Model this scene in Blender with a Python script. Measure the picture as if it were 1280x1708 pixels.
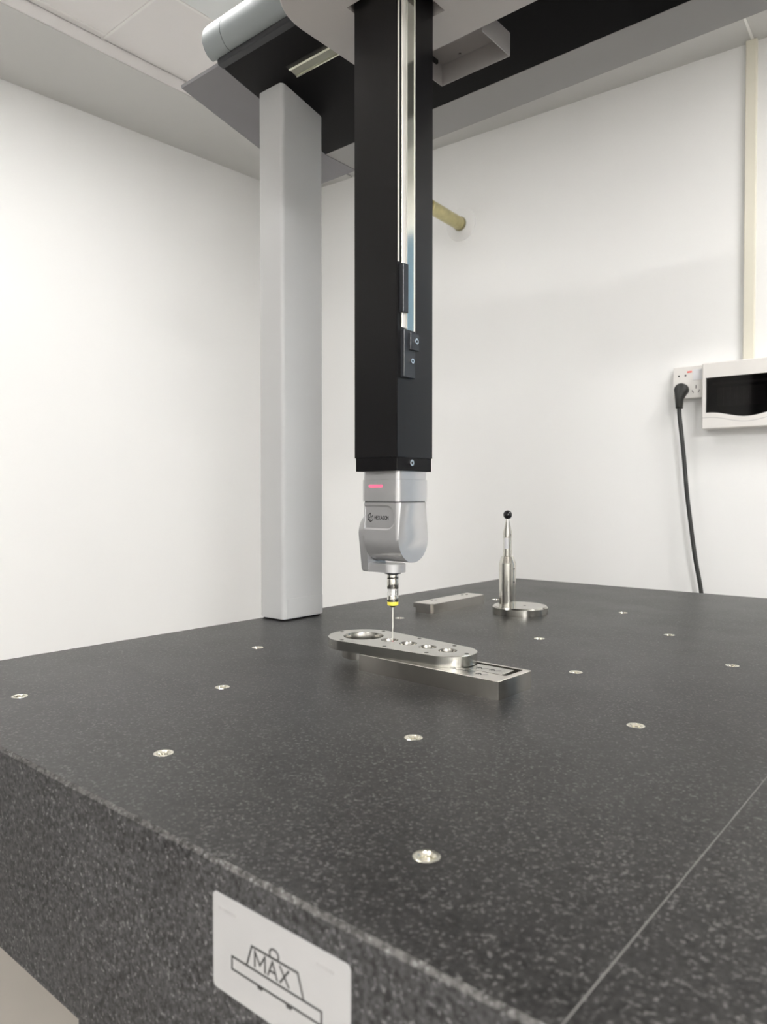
import bpy, bmesh, math, random
from mathutils import Vector, Matrix
random.seed(7)
S = bpy.context.scene
for o in list(bpy.data.objects): bpy.data.objects.remove(o)
COL = S.collection
R = math.radians
PI = math.pi

# ------------------------------------------------------------------ camera, world, lights, exposure
ZT = 0.85                                   # height of the granite surface
cam = bpy.data.cameras.new('camera')
cam.sensor_width = 36.0
cam.lens = 36.0 * 1219.0 / 1708.0
cam.clip_start = 0.02
camo = bpy.data.objects.new('camera', cam)
COL.objects.link(camo)
camo.location = (0, 0, ZT + 0.25)
camo.rotation_euler = (R(90 - 1.128), 0, R(40.03))
cam.dof.use_dof = True
cam.dof.focus_distance = 1.10
cam.dof.aperture_fstop = 8.0
S.camera = camo

w = bpy.data.worlds.new('world')
S.world = w
w.use_nodes = True
w.node_tree.nodes['Background'].inputs[0].default_value = (0.9, 0.95, 1.0, 1)
w.node_tree.nodes['Background'].inputs[1].default_value = 0.3

# ceiling light panels: x, y, size x, size y, emission strength
LIGHTS = [(1.77, -0.90, 0.54, 0.54, 165.0),
          (-1.47, 0.87, 0.54, 0.54, 16.0),
          (0.33, 1.74, 0.54, 0.42, 25.0),
          (-0.27, -1.50, 0.54, 1.14, 16.0)]  # last entry: added fill panel that brightens front-facing surfaces
LIGHT_COLOUR = (1.0, 0.985, 0.965)

S.view_settings.view_transform = 'Standard'
S.view_settings.look = 'None'
S.view_settings.gamma = 1.0
S.view_settings.use_curve_mapping = False
S.view_settings.exposure = 0.14

# ------------------------------------------------------------------ materials
def srgb(r, g, b):
    f = lambda c: ((c/255 + 0.055)/1.055)**2.4 if c/255 > 0.04045 else c/255/12.92
    return (f(r), f(g), f(b), 1)

def mat(name, col, rough=0.5, metal=0.0, var=0.0, vscale=8.0, bump=0.0, bscale=200.0, spec=0.5, coat=0.0, emit=None, estr=0.0, stretch=None, rvar=0.0):
    m = bpy.data.materials.new(name)
    m.use_nodes = True
    nt = m.node_tree
    p = nt.nodes['Principled BSDF']
    p.inputs['Base Color'].default_value = col
    p.inputs['Roughness'].default_value = rough
    p.inputs['Metallic'].default_value = metal
    p.inputs['Specular IOR Level'].default_value = spec
    p.inputs['Coat Weight'].default_value = coat
    p.inputs['Coat Roughness'].default_value = 0.08
    tc = nt.nodes.new('ShaderNodeTexCoord')
    src = tc.outputs['Object']
    if stretch:
        mp = nt.nodes.new('ShaderNodeMapping')
        mp.inputs['Scale'].default_value = stretch
        nt.links.new(src, mp.inputs[0]); src = mp.outputs[0]
    if var or rvar:
        n = nt.nodes.new('ShaderNodeTexNoise')
        n.inputs['Scale'].default_value = vscale
        n.inputs['Detail'].default_value = 4
        nt.links.new(src, n.inputs['Vector'])
        if var:
            r = nt.nodes.new('ShaderNodeValToRGB')
            r.color_ramp.elements[0].position = 0.3; r.color_ramp.elements[1].position = 0.7
            r.color_ramp.elements[0].color = tuple(c*(1-var) for c in col[:3]) + (1,)
            r.color_ramp.elements[1].color = tuple(min(1, c*(1+var)) for c in col[:3]) + (1,)
            nt.links.new(n.outputs['Fac'], r.inputs[0]); nt.links.new(r.outputs[0], p.inputs['Base Color'])
        if rvar:
            mr = nt.nodes.new('ShaderNodeMapRange')
            mr.inputs['To Min'].default_value = max(0.02, rough - rvar); mr.inputs['To Max'].default_value = rough + rvar
            nt.links.new(n.outputs['Fac'], mr.inputs[0]); nt.links.new(mr.outputs[0], p.inputs['Roughness'])
    if bump:
        n2 = nt.nodes.new('ShaderNodeTexNoise')
        n2.inputs['Scale'].default_value = bscale
        nt.links.new(src, n2.inputs['Vector'])
        b = nt.nodes.new('ShaderNodeBump')
        b.inputs['Strength'].default_value = bump
        b.inputs['Distance'].default_value = 0.001
        nt.links.new(n2.outputs['Fac'], b.inputs['Height']); nt.links.new(b.outputs[0], p.inputs['Normal'])
    if emit:
        p.inputs['Emission Color'].default_value = emit
        p.inputs['Emission Strength'].default_value = estr
    return m

def granite(name, dark, mid, light, rough, thr=0.60, scale=420.0, bump=0.15, spec=0.34):
    m = bpy.data.materials.new(name)
    m.use_nodes = True
    nt = m.node_tree; L = nt.links
    p = nt.nodes['Principled BSDF']
    p.inputs['Roughness'].default_value = rough
    p.inputs['Specular IOR Level'].default_value = spec
    tc = nt.nodes.new('ShaderNodeTexCoord')
    n1 = nt.nodes.new('ShaderNodeTexNoise'); n1.inputs['Scale'].default_value = scale; n1.inputs['Detail'].default_value = 3; n1.inputs['Roughness'].default_value = 0.65
    n2 = nt.nodes.new('ShaderNodeTexNoise'); n2.inputs['Scale'].default_value = scale*1.7; n2.inputs['Detail'].default_value = 2
    n3 = nt.nodes.new('ShaderNodeTexNoise'); n3.inputs['Scale'].default_value = 9.0; n3.inputs['Detail'].default_value = 5
    for n in (n1, n2, n3): L.new(tc.outputs['Object'], n.inputs['Vector'])
    r1 = nt.nodes.new('ShaderNodeValToRGB')
    r1.color_ramp.elements[0].position = 0.36; r1.color_ramp.elements[1].position = 0.66
    r1.color_ramp.elements[0].color = dark; r1.color_ramp.elements[1].color = mid
    L.new(n1.outputs['Fac'], r1.inputs[0])
    r2 = nt.nodes.new('ShaderNodeValToRGB')
    r2.color_ramp.elements[0].position = thr; r2.color_ramp.elements[1].position = thr + 0.16
    r2.color_ramp.elements[0].color = (0, 0, 0, 1); r2.color_ramp.elements[1].color = (1, 1, 1, 1)
    L.new(n2.outputs['Fac'], r2.inputs[0])
    mx = nt.nodes.new('ShaderNodeMix'); mx.data_type = 'RGBA'
    L.new(r2.outputs[0], mx.inputs[0]); L.new(r1.outputs[0], mx.inputs[6]); mx.inputs[7].default_value = light
    mr = nt.nodes.new('ShaderNodeMapRange'); mr.inputs['From Min'].default_value = 0.3; mr.inputs['From Max'].default_value = 0.7
    mr.inputs['To Min'].default_value = 0.85; mr.inputs['To Max'].default_value = 1.15
    L.new(n3.outputs['Fac'], mr.inputs[0])
    mu = nt.nodes.new('ShaderNodeMix'); mu.data_type = 'RGBA'; mu.blend_type = 'MULTIPLY'; mu.inputs[0].default_value = 1
    L.new(mx.outputs[2], mu.inputs[6]); L.new(mr.outputs[0], mu.inputs[7])
    L.new(mu.outputs[2], p.inputs['Base Color'])
    rr = nt.nodes.new('ShaderNodeMapRange'); rr.inputs['To Min'].default_value = rough - 0.05; rr.inputs['To Max'].default_value = rough + 0.07
    L.new(n3.outputs['Fac'], rr.inputs[0]); L.new(rr.outputs[0], p.inputs['Roughness'])
    b = nt.nodes.new('ShaderNodeBump'); b.inputs['Strength'].default_value = bump; b.inputs['Distance'].default_value = 0.0004
    L.new(n1.outputs['Fac'], b.inputs['Height']); L.new(b.outputs[0], p.inputs['Normal'])
    return m

G = lambda v, t=(1, 1, 1): (v*t[0], v*t[1], v*t[2], 1)
MAT = dict(
    granite_top=granite('granite_top', G(0.007, (1, .97, .95)), G(0.023, (1, .97, .95)), G(0.11, (1, .98, .95)), 0.36, 0.56, 210, 0.02),
    granite_side=granite('granite_side', G(0.014), G(0.07, (1, 1, 1.02)), G(0.20), 0.6, 0.60, 200, 0.2),
    granite_edge=granite('granite_edge', G(0.03, (1, .96, .92)), G(0.12, (1, .97, .93)), G(0.22), 0.6, 0.58, 200, 0.6),
    wall=mat('white_wall_panel', (0.86, 0.86, 0.85, 1), 0.55, var=0.012, vscale=2.0, bump=0.03, bscale=60, stretch=(1, 1, .12), spec=0.3),
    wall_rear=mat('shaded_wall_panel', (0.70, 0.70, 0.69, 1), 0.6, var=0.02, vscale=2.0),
    soffit=mat('grey_soffit_board', (0.58, 0.578, 0.562, 1), 0.35, var=0.02, vscale=3.0, bump=0.02, bscale=40),
    ceil=mat('ceiling_board', (0.86, 0.84, 0.83, 1), 0.6, var=0.01, vscale=3.0, bump=0.03, bscale=90),
    ceil_cool=mat('pale_ceiling_board', (0.84, 0.87, 0.87, 1), 0.5, var=0.01, vscale=3.0),
    bar=mat('white_seam_bar', (0.92, 0.91, 0.89, 1), 0.4, var=0.01),
    floor=mat('beige_floor_paint', (0.30, 0.272, 0.24, 1), 0.4, var=0.06, vscale=3.0, bump=0.03, bscale=70),
    col=mat('light_grey_paint', (0.47, 0.475, 0.475, 1), 0.38, var=0.012, vscale=6, bump=0.03, bscale=300),
    cap=mat('violet_grey_cover', (0.225, 0.22, 0.236, 1), 0.45, var=0.02, bump=0.03, bscale=300),
    cover=mat('blue_grey_cover', (0.26, 0.285, 0.29, 1), 0.55, var=0.015, bump=0.03, bscale=300),
    carriage=mat('warm_grey_cover', (0.50, 0.48, 0.468, 1), 0.45, var=0.015, bump=0.03, bscale=300),
    sheet=mat('grey_sheet_metal', (0.34, 0.325, 0.32, 1), 0.4, var=0.03, bump=0.02),
    strip=mat('rear_cover_grey', (0.35, 0.347, 0.34, 1), 0.45, var=0.015),
    black=mat('black_anodised', (0.003, 0.0027, 0.0032, 1), 0.45, spec=0.16, rvar=0.03),
    ram=mat('black_ram_anodised', (0.006, 0.0057, 0.0062, 1), 0.30, spec=0.33, rvar=0.02, vscale=3),
    ramblk=mat('black_clip_metal', (0.018, 0.02, 0.024, 1), 0.32, var=0.05, vscale=30, spec=0.5),
    steel=mat('ground_steel', (0.56, 0.555, 0.52, 1), 0.24, 1.0, var=0.03, vscale=40, rvar=0.03, stretch=(1, 10, 1)),
    steel_dark=mat('worn_ground_steel', (0.68, 0.655, 0.61, 1), 0.24, 1.0, var=0.05, vscale=30, rvar=0.04, stretch=(1, 6, 1)),
    bore=mat('bored_steel', (0.40, 0.39, 0.36, 1), 0.24, 1.0, var=0.08, vscale=60, stretch=(1, 1, 6)),
    turned=mat('turned_steel', (0.58, 0.565, 0.52, 1), 0.17, 1.0, var=0.03, vscale=30, rvar=0.03, stretch=(.3, .3, 12)),
    bolt=mat('bright_screw_steel', (0.72, 0.72, 0.72, 1), 0.25, 1.0, var=0.05, vscale=200),
    brass=mat('plated_insert', (0.80, 0.78, 0.68, 1), 0.22, 1.0, var=0.06, vscale=300, bump=0.1, bscale=600),
    tape=mat('scale_tape_glass', (0.72, 0.72, 0.64, 1), 0.10, 0.9, var=0.05, vscale=40, coat=0.5),
    tape_edge=mat('scale_edge_strip', (0.86, 0.84, 0.78, 1), 0.3, 0.3, var=0.02, vscale=40),
    rail=mat('guide_rail_tape', (0.62, 0.62, 0.52, 1), 0.22, 0.9, var=0.06, vscale=30),
    silver=mat('silver_lacquer', (0.50, 0.50, 0.505, 1), 0.28, 0.6, var=0.01, vscale=80, coat=0.2),
    ink=mat('black_ink', (0.03, 0.03, 0.03, 1), 0.5, var=0.05),
    scribe=mat('pale_scribe_mark', (0.16, 0.157, 0.15, 1), 0.6, var=0.1, vscale=60),
    greyink=mat('faded_grey_ink', (0.38, 0.37, 0.37, 1), 0.6, var=0.1, vscale=90),
    led=mat('red_status_lamp', (0.9, 0.08, 0.15, 1), 0.4, var=0.01, emit=(1, 0.10, 0.18, 1), estr=1.1),
    yellow=mat('yellow_ring', (0.85, 0.74, 0.08, 1), 0.4, var=0.03),
    ceramic=mat('white_stylus_shaft', (0.80, 0.80, 0.74, 1), 0.3, 0.4, var=0.02),
    ruby=mat('ruby_ball', (0.45, 0.02, 0.05, 1), 0.08, var=0.02),
    ball=mat('black_ceramic_ball', (0.012, 0.012, 0.013, 1), 0.10, var=0.05, vscale=60),
    label=mat('white_label', (0.72, 0.72, 0.74, 1), 0.5, var=0.02, vscale=60),
    sign=mat('satin_white_plate', (0.43, 0.43, 0.43, 1), 0.4, 0.1, var=0.015, vscale=30),
    plastic=mat('white_plastic', (0.74, 0.72, 0.69, 1), 0.35, var=0.01, vscale=30),
    cream=mat('cream_trunking', (0.74, 0.71, 0.60, 1), 0.4, var=0.01),
    dark=mat('dark_cavity', (0.008, 0.008, 0.008, 1), 0.7, var=0.05),
    pipe=mat('yellow_galvanised_pipe', (0.55, 0.50, 0.27, 1), 0.33, 0.65, var=0.15, vscale=25),
    pipe_ring=mat('pipe_collar', (0.38, 0.35, 0.22, 1), 0.4, 0.6, var=0.1, vscale=40),
    rubber=mat('black_rubber', (0.016, 0.017, 0.016, 1), 0.45, var=0.1, vscale=40),
    breaker=mat('grey_breaker', (0.30, 0.29, 0.29, 1), 0.5, var=0.08, vscale=40),
    blue=mat('blue_added_door_paint', (0.07, 0.17, 0.27, 1), 0.45, var=0.05, vscale=5),
    added_dark=mat('dark_added_door_paint', (0.03, 0.03, 0.032, 1), 0.5, var=0.03),
    redlamp=mat('red_socket_lamp', (0.75, 0.12, 0.10, 1), 0.3, var=0.03),
    lightbody=mat('light_frame', (0.85, 0.85, 0.85, 1), 0.4, var=0.01),
)
def smoked():
    m = bpy.data.materials.new('smoked_window'); m.use_nodes = True
    nt = m.node_tree; nt.nodes.remove(nt.nodes['Principled BSDF'])
    out = nt.nodes['Material Output']
    t = nt.nodes.new('ShaderNodeBsdfTransparent'); t.inputs[0].default_value = (0.30, 0.28, 0.28, 1)
    g = nt.nodes.new('ShaderNodeBsdfGlossy'); g.inputs[1].default_value = 0.08
    n = nt.nodes.new('ShaderNodeTexNoise'); n.inputs['Scale'].default_value = 30
    r = nt.nodes.new('ShaderNodeMapRange'); r.inputs['To Min'].default_value = 0.05; r.inputs['To Max'].default_value = 0.11
    nt.links.new(n.outputs['Fac'], r.inputs[0]); nt.links.new(r.outputs[0], g.inputs[1])
    fr = nt.nodes.new('ShaderNodeFresnel'); fr.inputs[0].default_value = 1.45
    mx = nt.nodes.new('ShaderNodeMixShader')
    nt.links.new(fr.outputs[0], mx.inputs[0]); nt.links.new(t.outputs[0], mx.inputs[1]); nt.links.new(g.outputs[0], mx.inputs[2])
    nt.links.new(mx.outputs[0], out.inputs[0])
    return m
MAT['smoked'] = smoked()
def lamp_mat(i, strength):
    return mat('light_diffuser_%d' % i, (0.9, 0.9, 0.9, 1), 0.5, var=0.01, emit=LIGHT_COLOUR + (1,), estr=strength)

# ------------------------------------------------------------------ helpers
ROOT = {}
def thing(name, label, cat, loc=(0, 0, 0), group=None):
    o = bpy.data.objects.new(name, None); COL.objects.link(o)
    o.empty_display_size = 0.02
    o.location = loc; o['label'] = label; o['category'] = cat
    if group: o['group'] = group
    ROOT[o.name] = Vector(loc)
    return o

def finish(me, angle=35):
    for p in me.polygons: p.use_smooth = True
    me.set_sharp_from_angle(angle=R(angle))

def obj(name, bm, m, parent=None, label=None, angle=35, kind=None):
    """bm is authored in world coordinates; the mesh is stored relative to its thing's base."""
    off = Vector((0, 0, 0))
    if parent is not None: off = ROOT[parent.name]
    bmesh.ops.recalc_face_normals(bm, faces=bm.faces)
    bmesh.ops.translate(bm, verts=bm.verts, vec=-off)
    me = bpy.data.meshes.new(name); bm.to_mesh(me); bm.free()
    finish(me, angle)
    me.materials.append(MAT[m] if isinstance(m, str) else m)
    o = bpy.data.objects.new(name, me); COL.objects.link(o)
    if parent is not None:
        o.parent = parent; ROOT[o.name] = off
    if label: o['label'] = label
    if kind: o['kind'] = kind
    return o

def struct(name, bm, m, parent=None, angle=35):
    o = obj(name, bm, m, parent, None, angle)
    if parent is None:
        o['kind'] = 'structure'; ROOT[o.name] = Vector((0, 0, 0))
    return o

def new(): return bmesh.new()
XYZ = lambda a, b, c: (a, b, c)
YZX = lambda a, b, c: (c, a, b)            # outline in Y,Z extruded along X
XZY = lambda a, b, c: (a, c, b)            # outline in X,Z extruded along Y

def bevel_all(bm, geom_edges, w, seg=2):
    if w > 0: bmesh.ops.bevel(bm, geom=list(geom_edges), offset=w, segments=seg, affect='EDGES', profile=0.5)

def box(bm, x0, y0, z0, x1, y1, z1, bev=0.0, seg=2, f=None):
    pts = [(x, y, z) for z in (z0, z1) for y in (y0, y1) for x in (x0, x1)]
    if bev > 0:
        t = bmesh.new()
    else:
        t = bm
    v = [t.verts.new(p) for p in pts]
    for q in ((0, 2, 3, 1), (4, 5, 7, 6), (0, 1, 5, 4), (2, 6, 7, 3), (0, 4, 6, 2), (1, 3, 7, 5)):
        t.faces.new([v[i] for i in q])
    if bev > 0:
        bmesh.ops.bevel(t, geom=list(t.edges), offset=bev, segments=seg, affect='EDGES', profile=0.5)
        merge(bm, t, f)
    elif f:
        for k in v: k.co = f(*k.co)
    return bm

def merge(bm, t, f=None):
    mp = {}
    for v in t.verts: mp[v] = bm.verts.new(f(*v.co) if f else v.co)
    for fc in t.faces:
        try: bm.faces.new([mp[v] for v in fc.verts])
        except ValueError: pass
    t.free()

def rrect(x0, y0, x1, y1, r, n=6):
    out = []
    rr = r if isinstance(r, (list, tuple)) else (r,)*4      # corners: x0y0, x1y0, x1y1, x0y1
    for (cx, cy, a, q) in ((x0, y0, 180, rr[0]), (x1, y0, 270, rr[1]), (x1, y1, 0, rr[2]), (x0, y1, 90, rr[3])):
        sx = 1 if cx == x0 else -1; sy = 1 if cy == y0 else -1
        if q <= 0: out.append((cx, cy)); continue
        for i in range(n + 1):
            t = R(a + 90*i/n)
            out.append((cx + sx*q + q*math.cos(t), cy + sy*q + q*math.sin(t)))
    return out

def circ(cx, cy, r, n=32, a0=0): return [(cx + r*math.cos(a0 + 2*PI*i/n), cy + r*math.sin(a0 + 2*PI*i/n)) for i in range(n)]

def fill(bm, loops):
    ed = []
    for lp in loops:
        for i in range(len(lp)):
            a, b = lp[i], lp[(i+1) % len(lp)]
            e = bm.edges.get((a, b)) or bm.edges.new((a, b))
            ed.append(e)
    bmesh.ops.triangle_fill(bm, edges=ed, use_beauty=True, use_dissolve=False)

def prism(bm, outline, c0, c1, f=XYZ, holes=(), cham=0.0, bot=True):
    """outline (a,b) extruded from c0 to c1, optional through holes and a chamfer on the c1 rim"""
    t = bmesh.new()
    def ring(pts, c): return [t.verts.new((a, b, c)) for a, b in pts]
    def side(l0, l1):
        n = len(l0)
        for i in range(n): t.faces.new((l0[i], l0[(i+1) % n], l1[(i+1) % n], l1[i]))
    bots, tops = [], []
    b0 = ring(outline, c0)
    if cham > 0:
        sgn = 1 if c1 > c0 else -1
        m0 = ring(outline, c1 - sgn*cham)
        ins = inset(outline, cham)
        t0 = ring(ins, c1)
        side(b0, m0); side(m0, t0)
    else:
        t0 = ring(outline, c1); side(b0, t0)
    bots.append(b0); tops.append(t0)
    for h in holes:
        hb = ring(h, c0); ht = ring(h, c1); side(hb, ht); bots.append(hb); tops.append(ht)
    if holes:
        fill(t, tops)
        if bot: fill(t, bots)
    else:
        t.faces.new(t0)
        if bot: t.faces.new(b0[::-1])
    merge(bm, t, f)
    return bm

def inset(pts, d):
    n = len(pts); area = sum(pts[i][0]*pts[(i+1) % n][1] - pts[(i+1) % n][0]*pts[i][1] for i in range(n))
    s = 1 if area > 0 else -1
    out = []
    for i in range(n):
        p0, p1, p2 = Vector(pts[i-1]), Vector(pts[i]), Vector(pts[(i+1) % n])
        a = (p1-p0); b = (p2-p1)
        if a.length < 1e-9: a = b
        if b.length < 1e-9: b = a
        na = Vector((-a.y, a.x)).normalized()*s; nb = Vector((-b.y, b.x)).normalized()*s
        v = na + nb
        v = v/max(0.3, v.dot(na)) if v.length > 1e-6 else na
        out.append((p1.x + v.x*d, p1.y + v.y*d))
    return out

def lathe(bm, prof, cx, cy, n=40, f=None, cap=True):
    """prof: list of (r, z) from bottom to top"""
    rings = []
    for r, z in prof:
        rings.append([bm.verts.new((cx + r*math.cos(2*PI*i/n), cy + r*math.sin(2*PI*i/n), z)) for i in range(n)] if r > 1e-6 else [bm.verts.new((cx, cy, z))])
    for a, b in zip(rings, rings[1:]):
        for i in range(n):
            j = (i+1) % n
            if len(a) == 1 and len(b) == 1: continue
            if len(a) == 1: bm.faces.new((a[0], b[j], b[i]))
            elif len(b) == 1: bm.faces.new((a[i], a[j], b[0]))
            else: bm.faces.new((a[i], a[j], b[j], b[i]))
    if cap:
        if len(rings[0]) > 1: bm.faces.new(rings[0][::-1])
        if len(rings[-1]) > 1: bm.faces.new(rings[-1])
    if f:
        for rg in rings:
            for v in rg: v.co = f(*v.co)
    return bm

def tube(bm, pts, r, n=12, rads=None):
    pts = [Vector(p) for p in pts]
    rings = []
    up = Vector((0.13, 0.21, 0.97)).normalized()
    for i, p in enumerate(pts):
        d = (pts[min(i+1, len(pts)-1)] - pts[max(i-1, 0)]).normalized()
        u = d.cross(Vector((1, 0.2, 0)) if abs(d.z) > 0.8 else up).normalized(); v = d.cross(u)
        rr = rads[i] if rads else r
        rings.append([bm.verts.new(p + u*rr*math.cos(2*PI*k/n) + v*rr*math.sin(2*PI*k/n)) for k in range(n)])
    for a, b in zip(rings, rings[1:]):
        for k in range(n): bm.faces.new((a[k], a[(k+1) % n], b[(k+1) % n], b[k]))
    bm.faces.new(rings[0][::-1]); bm.faces.new(rings[-1])
    return bm

def stroke(bm, pts, w, c0, c1, f=XYZ, closed=False):
    """flat line of width w through 2-D points"""
    n = len(pts)
    segs = [(pts[i], pts[(i+1) % n]) for i in range(n if closed else n-1)]
    for k, (a, b) in enumerate(segs):
        a = Vector(a); b = Vector(b); d = (b-a).normalized()*w/2; p = Vector((-d.y, d.x))
        a2 = a - d; b2 = b + d
        e = 0.00002*(k % 2)
        prism(bm, [tuple(a2-p), tuple(b2-p), tuple(b2+p), tuple(a2+p)], c0, c1 + (e if c1 > c0 else -e), f)

GLYPH = {'H': [[(0, 0), (0, 1)], [(.62, 0), (.62, 1)], [(0, .5), (.62, .5)]], 'E': [[(.55, 0), (0, 0), (0, 1), (.55, 1)], [(0, .5), (.5, .5)]],
         'X': [[(0, 0), (.66, 1)], [(0, 1), (.66, 0)]], 'A': [[(0, 0), (.36, 1), (.72, 0)], [(.13, .33), (.59, .33)]], 'M': [[(0, 0), (0, 1), (.42, .25), (.84, 1), (.84, 0)]],
         'G': [[(.62, .82), (.42, 1), (.2, 1), (0, .78), (0, .22), (.2, 0), (.45, 0), (.64, .18), (.64, .46), (.36, .46)]],
         'O': [[(.2, 0), (.5, 0), (.7, .22), (.7, .78), (.5, 1), (.2, 1), (0, .78), (0, .22), (.2, 0)]], 'N': [[(0, 0), (0, 1), (.64, 0), (.64, 1)]],
         'R': [[(0, 0), (0, 1), (.4, 1), (.58, .86), (.58, .64), (.4, .5), (0, .5)], [(.3, .5), (.6, 0)]]}
def letters(bm, word, x, z, h, w, c0, c1, f, gap=.28, sx=1.0):
    '''stroked capitals, left edge at x, foot at z, height h, line width w'''
    for k, chr_ in enumerate(word):
        wd = max(p[0] for st in GLYPH[chr_] for p in st)
        for q, st in enumerate(GLYPH[chr_]):
            stroke(bm, [(x + p[0]*h*sx, z + p[1]*h) for p in st], w, c0, c1 + (.00003*q if c1 > c0 else 0), f)
        x += (wd + gap)*h*sx
    return x

def frame2(ox, oy, deg):
    c, s = math.cos(R(deg)), math.sin(R(deg))
    return lambda a, b, z: (ox + c*a - s*b, oy + s*a + c*b, z)

def socket_screw(parent, pos, r, axis='X', name='socket_screw'):
    """a small cap screw with a hexagon socket, head pointing along +axis"""
    f = (lambda a, b, c: (pos[0] + c, pos[1] + a, pos[2] + b)) if axis == 'X' else (lambda a, b, c: (pos[0] + a, pos[1] + b, pos[2] + c))
    bm = new()
    h = r*0.7
    prism(bm, circ(0, 0, r, 20), 0, h, f, holes=[circ(0, 0, r*0.5, 6)])
    o = obj(name, bm, 'bolt', parent)
    bm = new(); prism(bm, circ(0, 0, r*0.49, 6), 0, h*0.25, f)
    return o, bm

# ------------------------------------------------------------------ the room
WB0 = Vector((-1.693, 2.3195))                       # back wall line
WBD = Vector((math.cos(R(3.29)), math.sin(R(3.29))))
def wb(a, d, z):                                     # along the back wall, distance out of the wall, height
    p = WB0 + WBD*a + Vector((WBD.y, -WBD.x))*d
    return (p.x, p.y, z)
wbf = lambda a, b, c: wb(a, c, b)                    # outline (along, z) extruded out of the wall
ZS, ZC = 2.45, 2.49                                  # soffit and ceiling heights
XR, YF = 2.3, -2.4
bm = new(); box(bm, -2.75, YF, -0.05, XR, 2.75, 0.0); struct('floor', bm, 'floor')
bm = new(); prism(bm, [(-0.75, 0), (4.1, 0), (4.1, ZC + .02), (-0.75, ZC + .02)], 0, -0.1, wbf); struct('wall_back', bm, 'wall')
def lw(y): return -2.4127 + (y - 2.2782)*math.tan(R(3.02))
bm = new()
prism(bm, [(lw(YF), YF), (lw(2.33), 2.33), (lw(2.33) - .12, 2.33), (lw(YF) - .12, YF)], 0, ZC + .02); struct('wall_left', bm, 'wall')
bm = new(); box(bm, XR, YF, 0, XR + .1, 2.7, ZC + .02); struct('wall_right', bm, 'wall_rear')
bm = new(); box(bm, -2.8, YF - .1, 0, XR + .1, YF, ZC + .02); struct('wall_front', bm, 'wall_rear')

# ceiling: a slab carrying separate boards with white seam bars, and lower grey soffits along the walls
bm = new(); box(bm, -2.8, YF - .1, ZC + 0.022, XR + .1, 2.75, ZC + 0.08); ceil = struct('ceiling', bm, 'ceil')
XS = -2.10
xs = [XS + .001, -1.77, -1.17, -0.57, 0.03, 0.63, 1.23, XR]
ys = [YF, -1.8, -1.2, -0.6, 0.0, 0.57, 1.17, 1.975]
for i in range(len(xs) - 1):
    for j in range(len(ys) - 1):
        bm = new(); box(bm, xs[i] + .003, ys[j] + .003, ZC, xs[i+1] - .003, ys[j+1] - .003, ZC + .021, 0.002, 1)
        obj('ceiling_board', bm, 'ceil_cool' if (i == 1 and j >= 5) else 'ceil', ceil)
for i in range(1, len(xs) - 1):
    bm = new(); box(bm, xs[i] - .0042, YF, ZC - .0018, xs[i] + .0042, 1.975, ZC + .02); obj('seam_bar', bm, 'bar', ceil)
for j in range(1, len(ys) - 1):
    bm = new(); box(bm, XS + .001, ys[j] - .0042, ZC - .0020, XR, ys[j] + .0042, ZC + .02); obj('seam_bar', bm, 'bar', ceil)
bm = new(); box(bm, -2.072, YF, ZC - .0016, -2.065, 1.168, ZC); obj('seam_bar', bm, 'bar', ceil)
bm = new(); prism(bm, [(lw(YF), YF), (XS, YF), (XS, 2.34), (lw(2.34), 2.34)], ZS, ZC + .02); struct('trim_1', bm, 'soffit')
bm = new(); box(bm, XS, YF, ZS + .003, XS + .003, 1.975, ZC); struct('trim_2', bm, 'ceil')
# back soffit in boards with a white joint bar
joints = [-0.403, 1.125, 2.4, 4.0]
for k in range(3):
    bm = new()
    prism(bm, [wb(joints[k] + .004, .0, 0)[:2], wb(joints[k+1] - .004, .0, 0)[:2], wb(joints[k+1] - .004, .40, 0)[:2], wb(joints[k] + .004, .40, 0)[:2]], ZS, ZC + .02)
    struct('trim_%d' % (3 + k), bm, 'soffit')
for k in (1, 2):
    bm = new()
    prism(bm, [wb(joints[k] - .0035, .0, 0)[:2], wb(joints[k] + .0035, .0, 0)[:2], wb(joints[k] + .0035, .40, 0)[:2], wb(joints[k] - .0035, .40, 0)[:2]], ZS - .001, ZS + .02)
    struct('trim_%d' % (5 + k), bm, 'bar')
# cream cable trunking up the back wall
bm = new(); prism(bm, [(1.107, 1.47), (1.137, 1.47), (1.137, ZS), (1.107, ZS)], 0, 0.018, wbf, cham=0.002); struct('trim_8', bm, 'cream')
# unseen blue panel added on the back wall to tint the machine's reflections
bm = new(); prism(bm, [(2.15, 0), (2.9, 0), (2.9, 2.2), (2.15, 2.2)], 0, 0.03, wbf); dr = struct('added_door_1', bm, 'blue')
bm = new(); prism(bm, rrect(2.2, .95, 2.23, 1.1, .01, 3), 0.03, 0.05, wbf); obj('added_door_handle', bm, 'bolt', dr)
# unseen dark panel added on the left wall to darken the ram's reflection
bm = new(); prism(bm, [(-2.1, 0), (-.55, 0), (-.55, 1.85), (-2.1, 1.85)], lw(-2.1) , lw(-2.1) + .17, YZX); d2 = struct('added_door_2', bm, 'added_dark')
bm = new(); box(bm, lw(-2.1) + .17, -.66, 1.0, lw(-2.1) + .19, -.63, 1.16); obj('added_door_handle', bm, 'bolt', d2)
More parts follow.
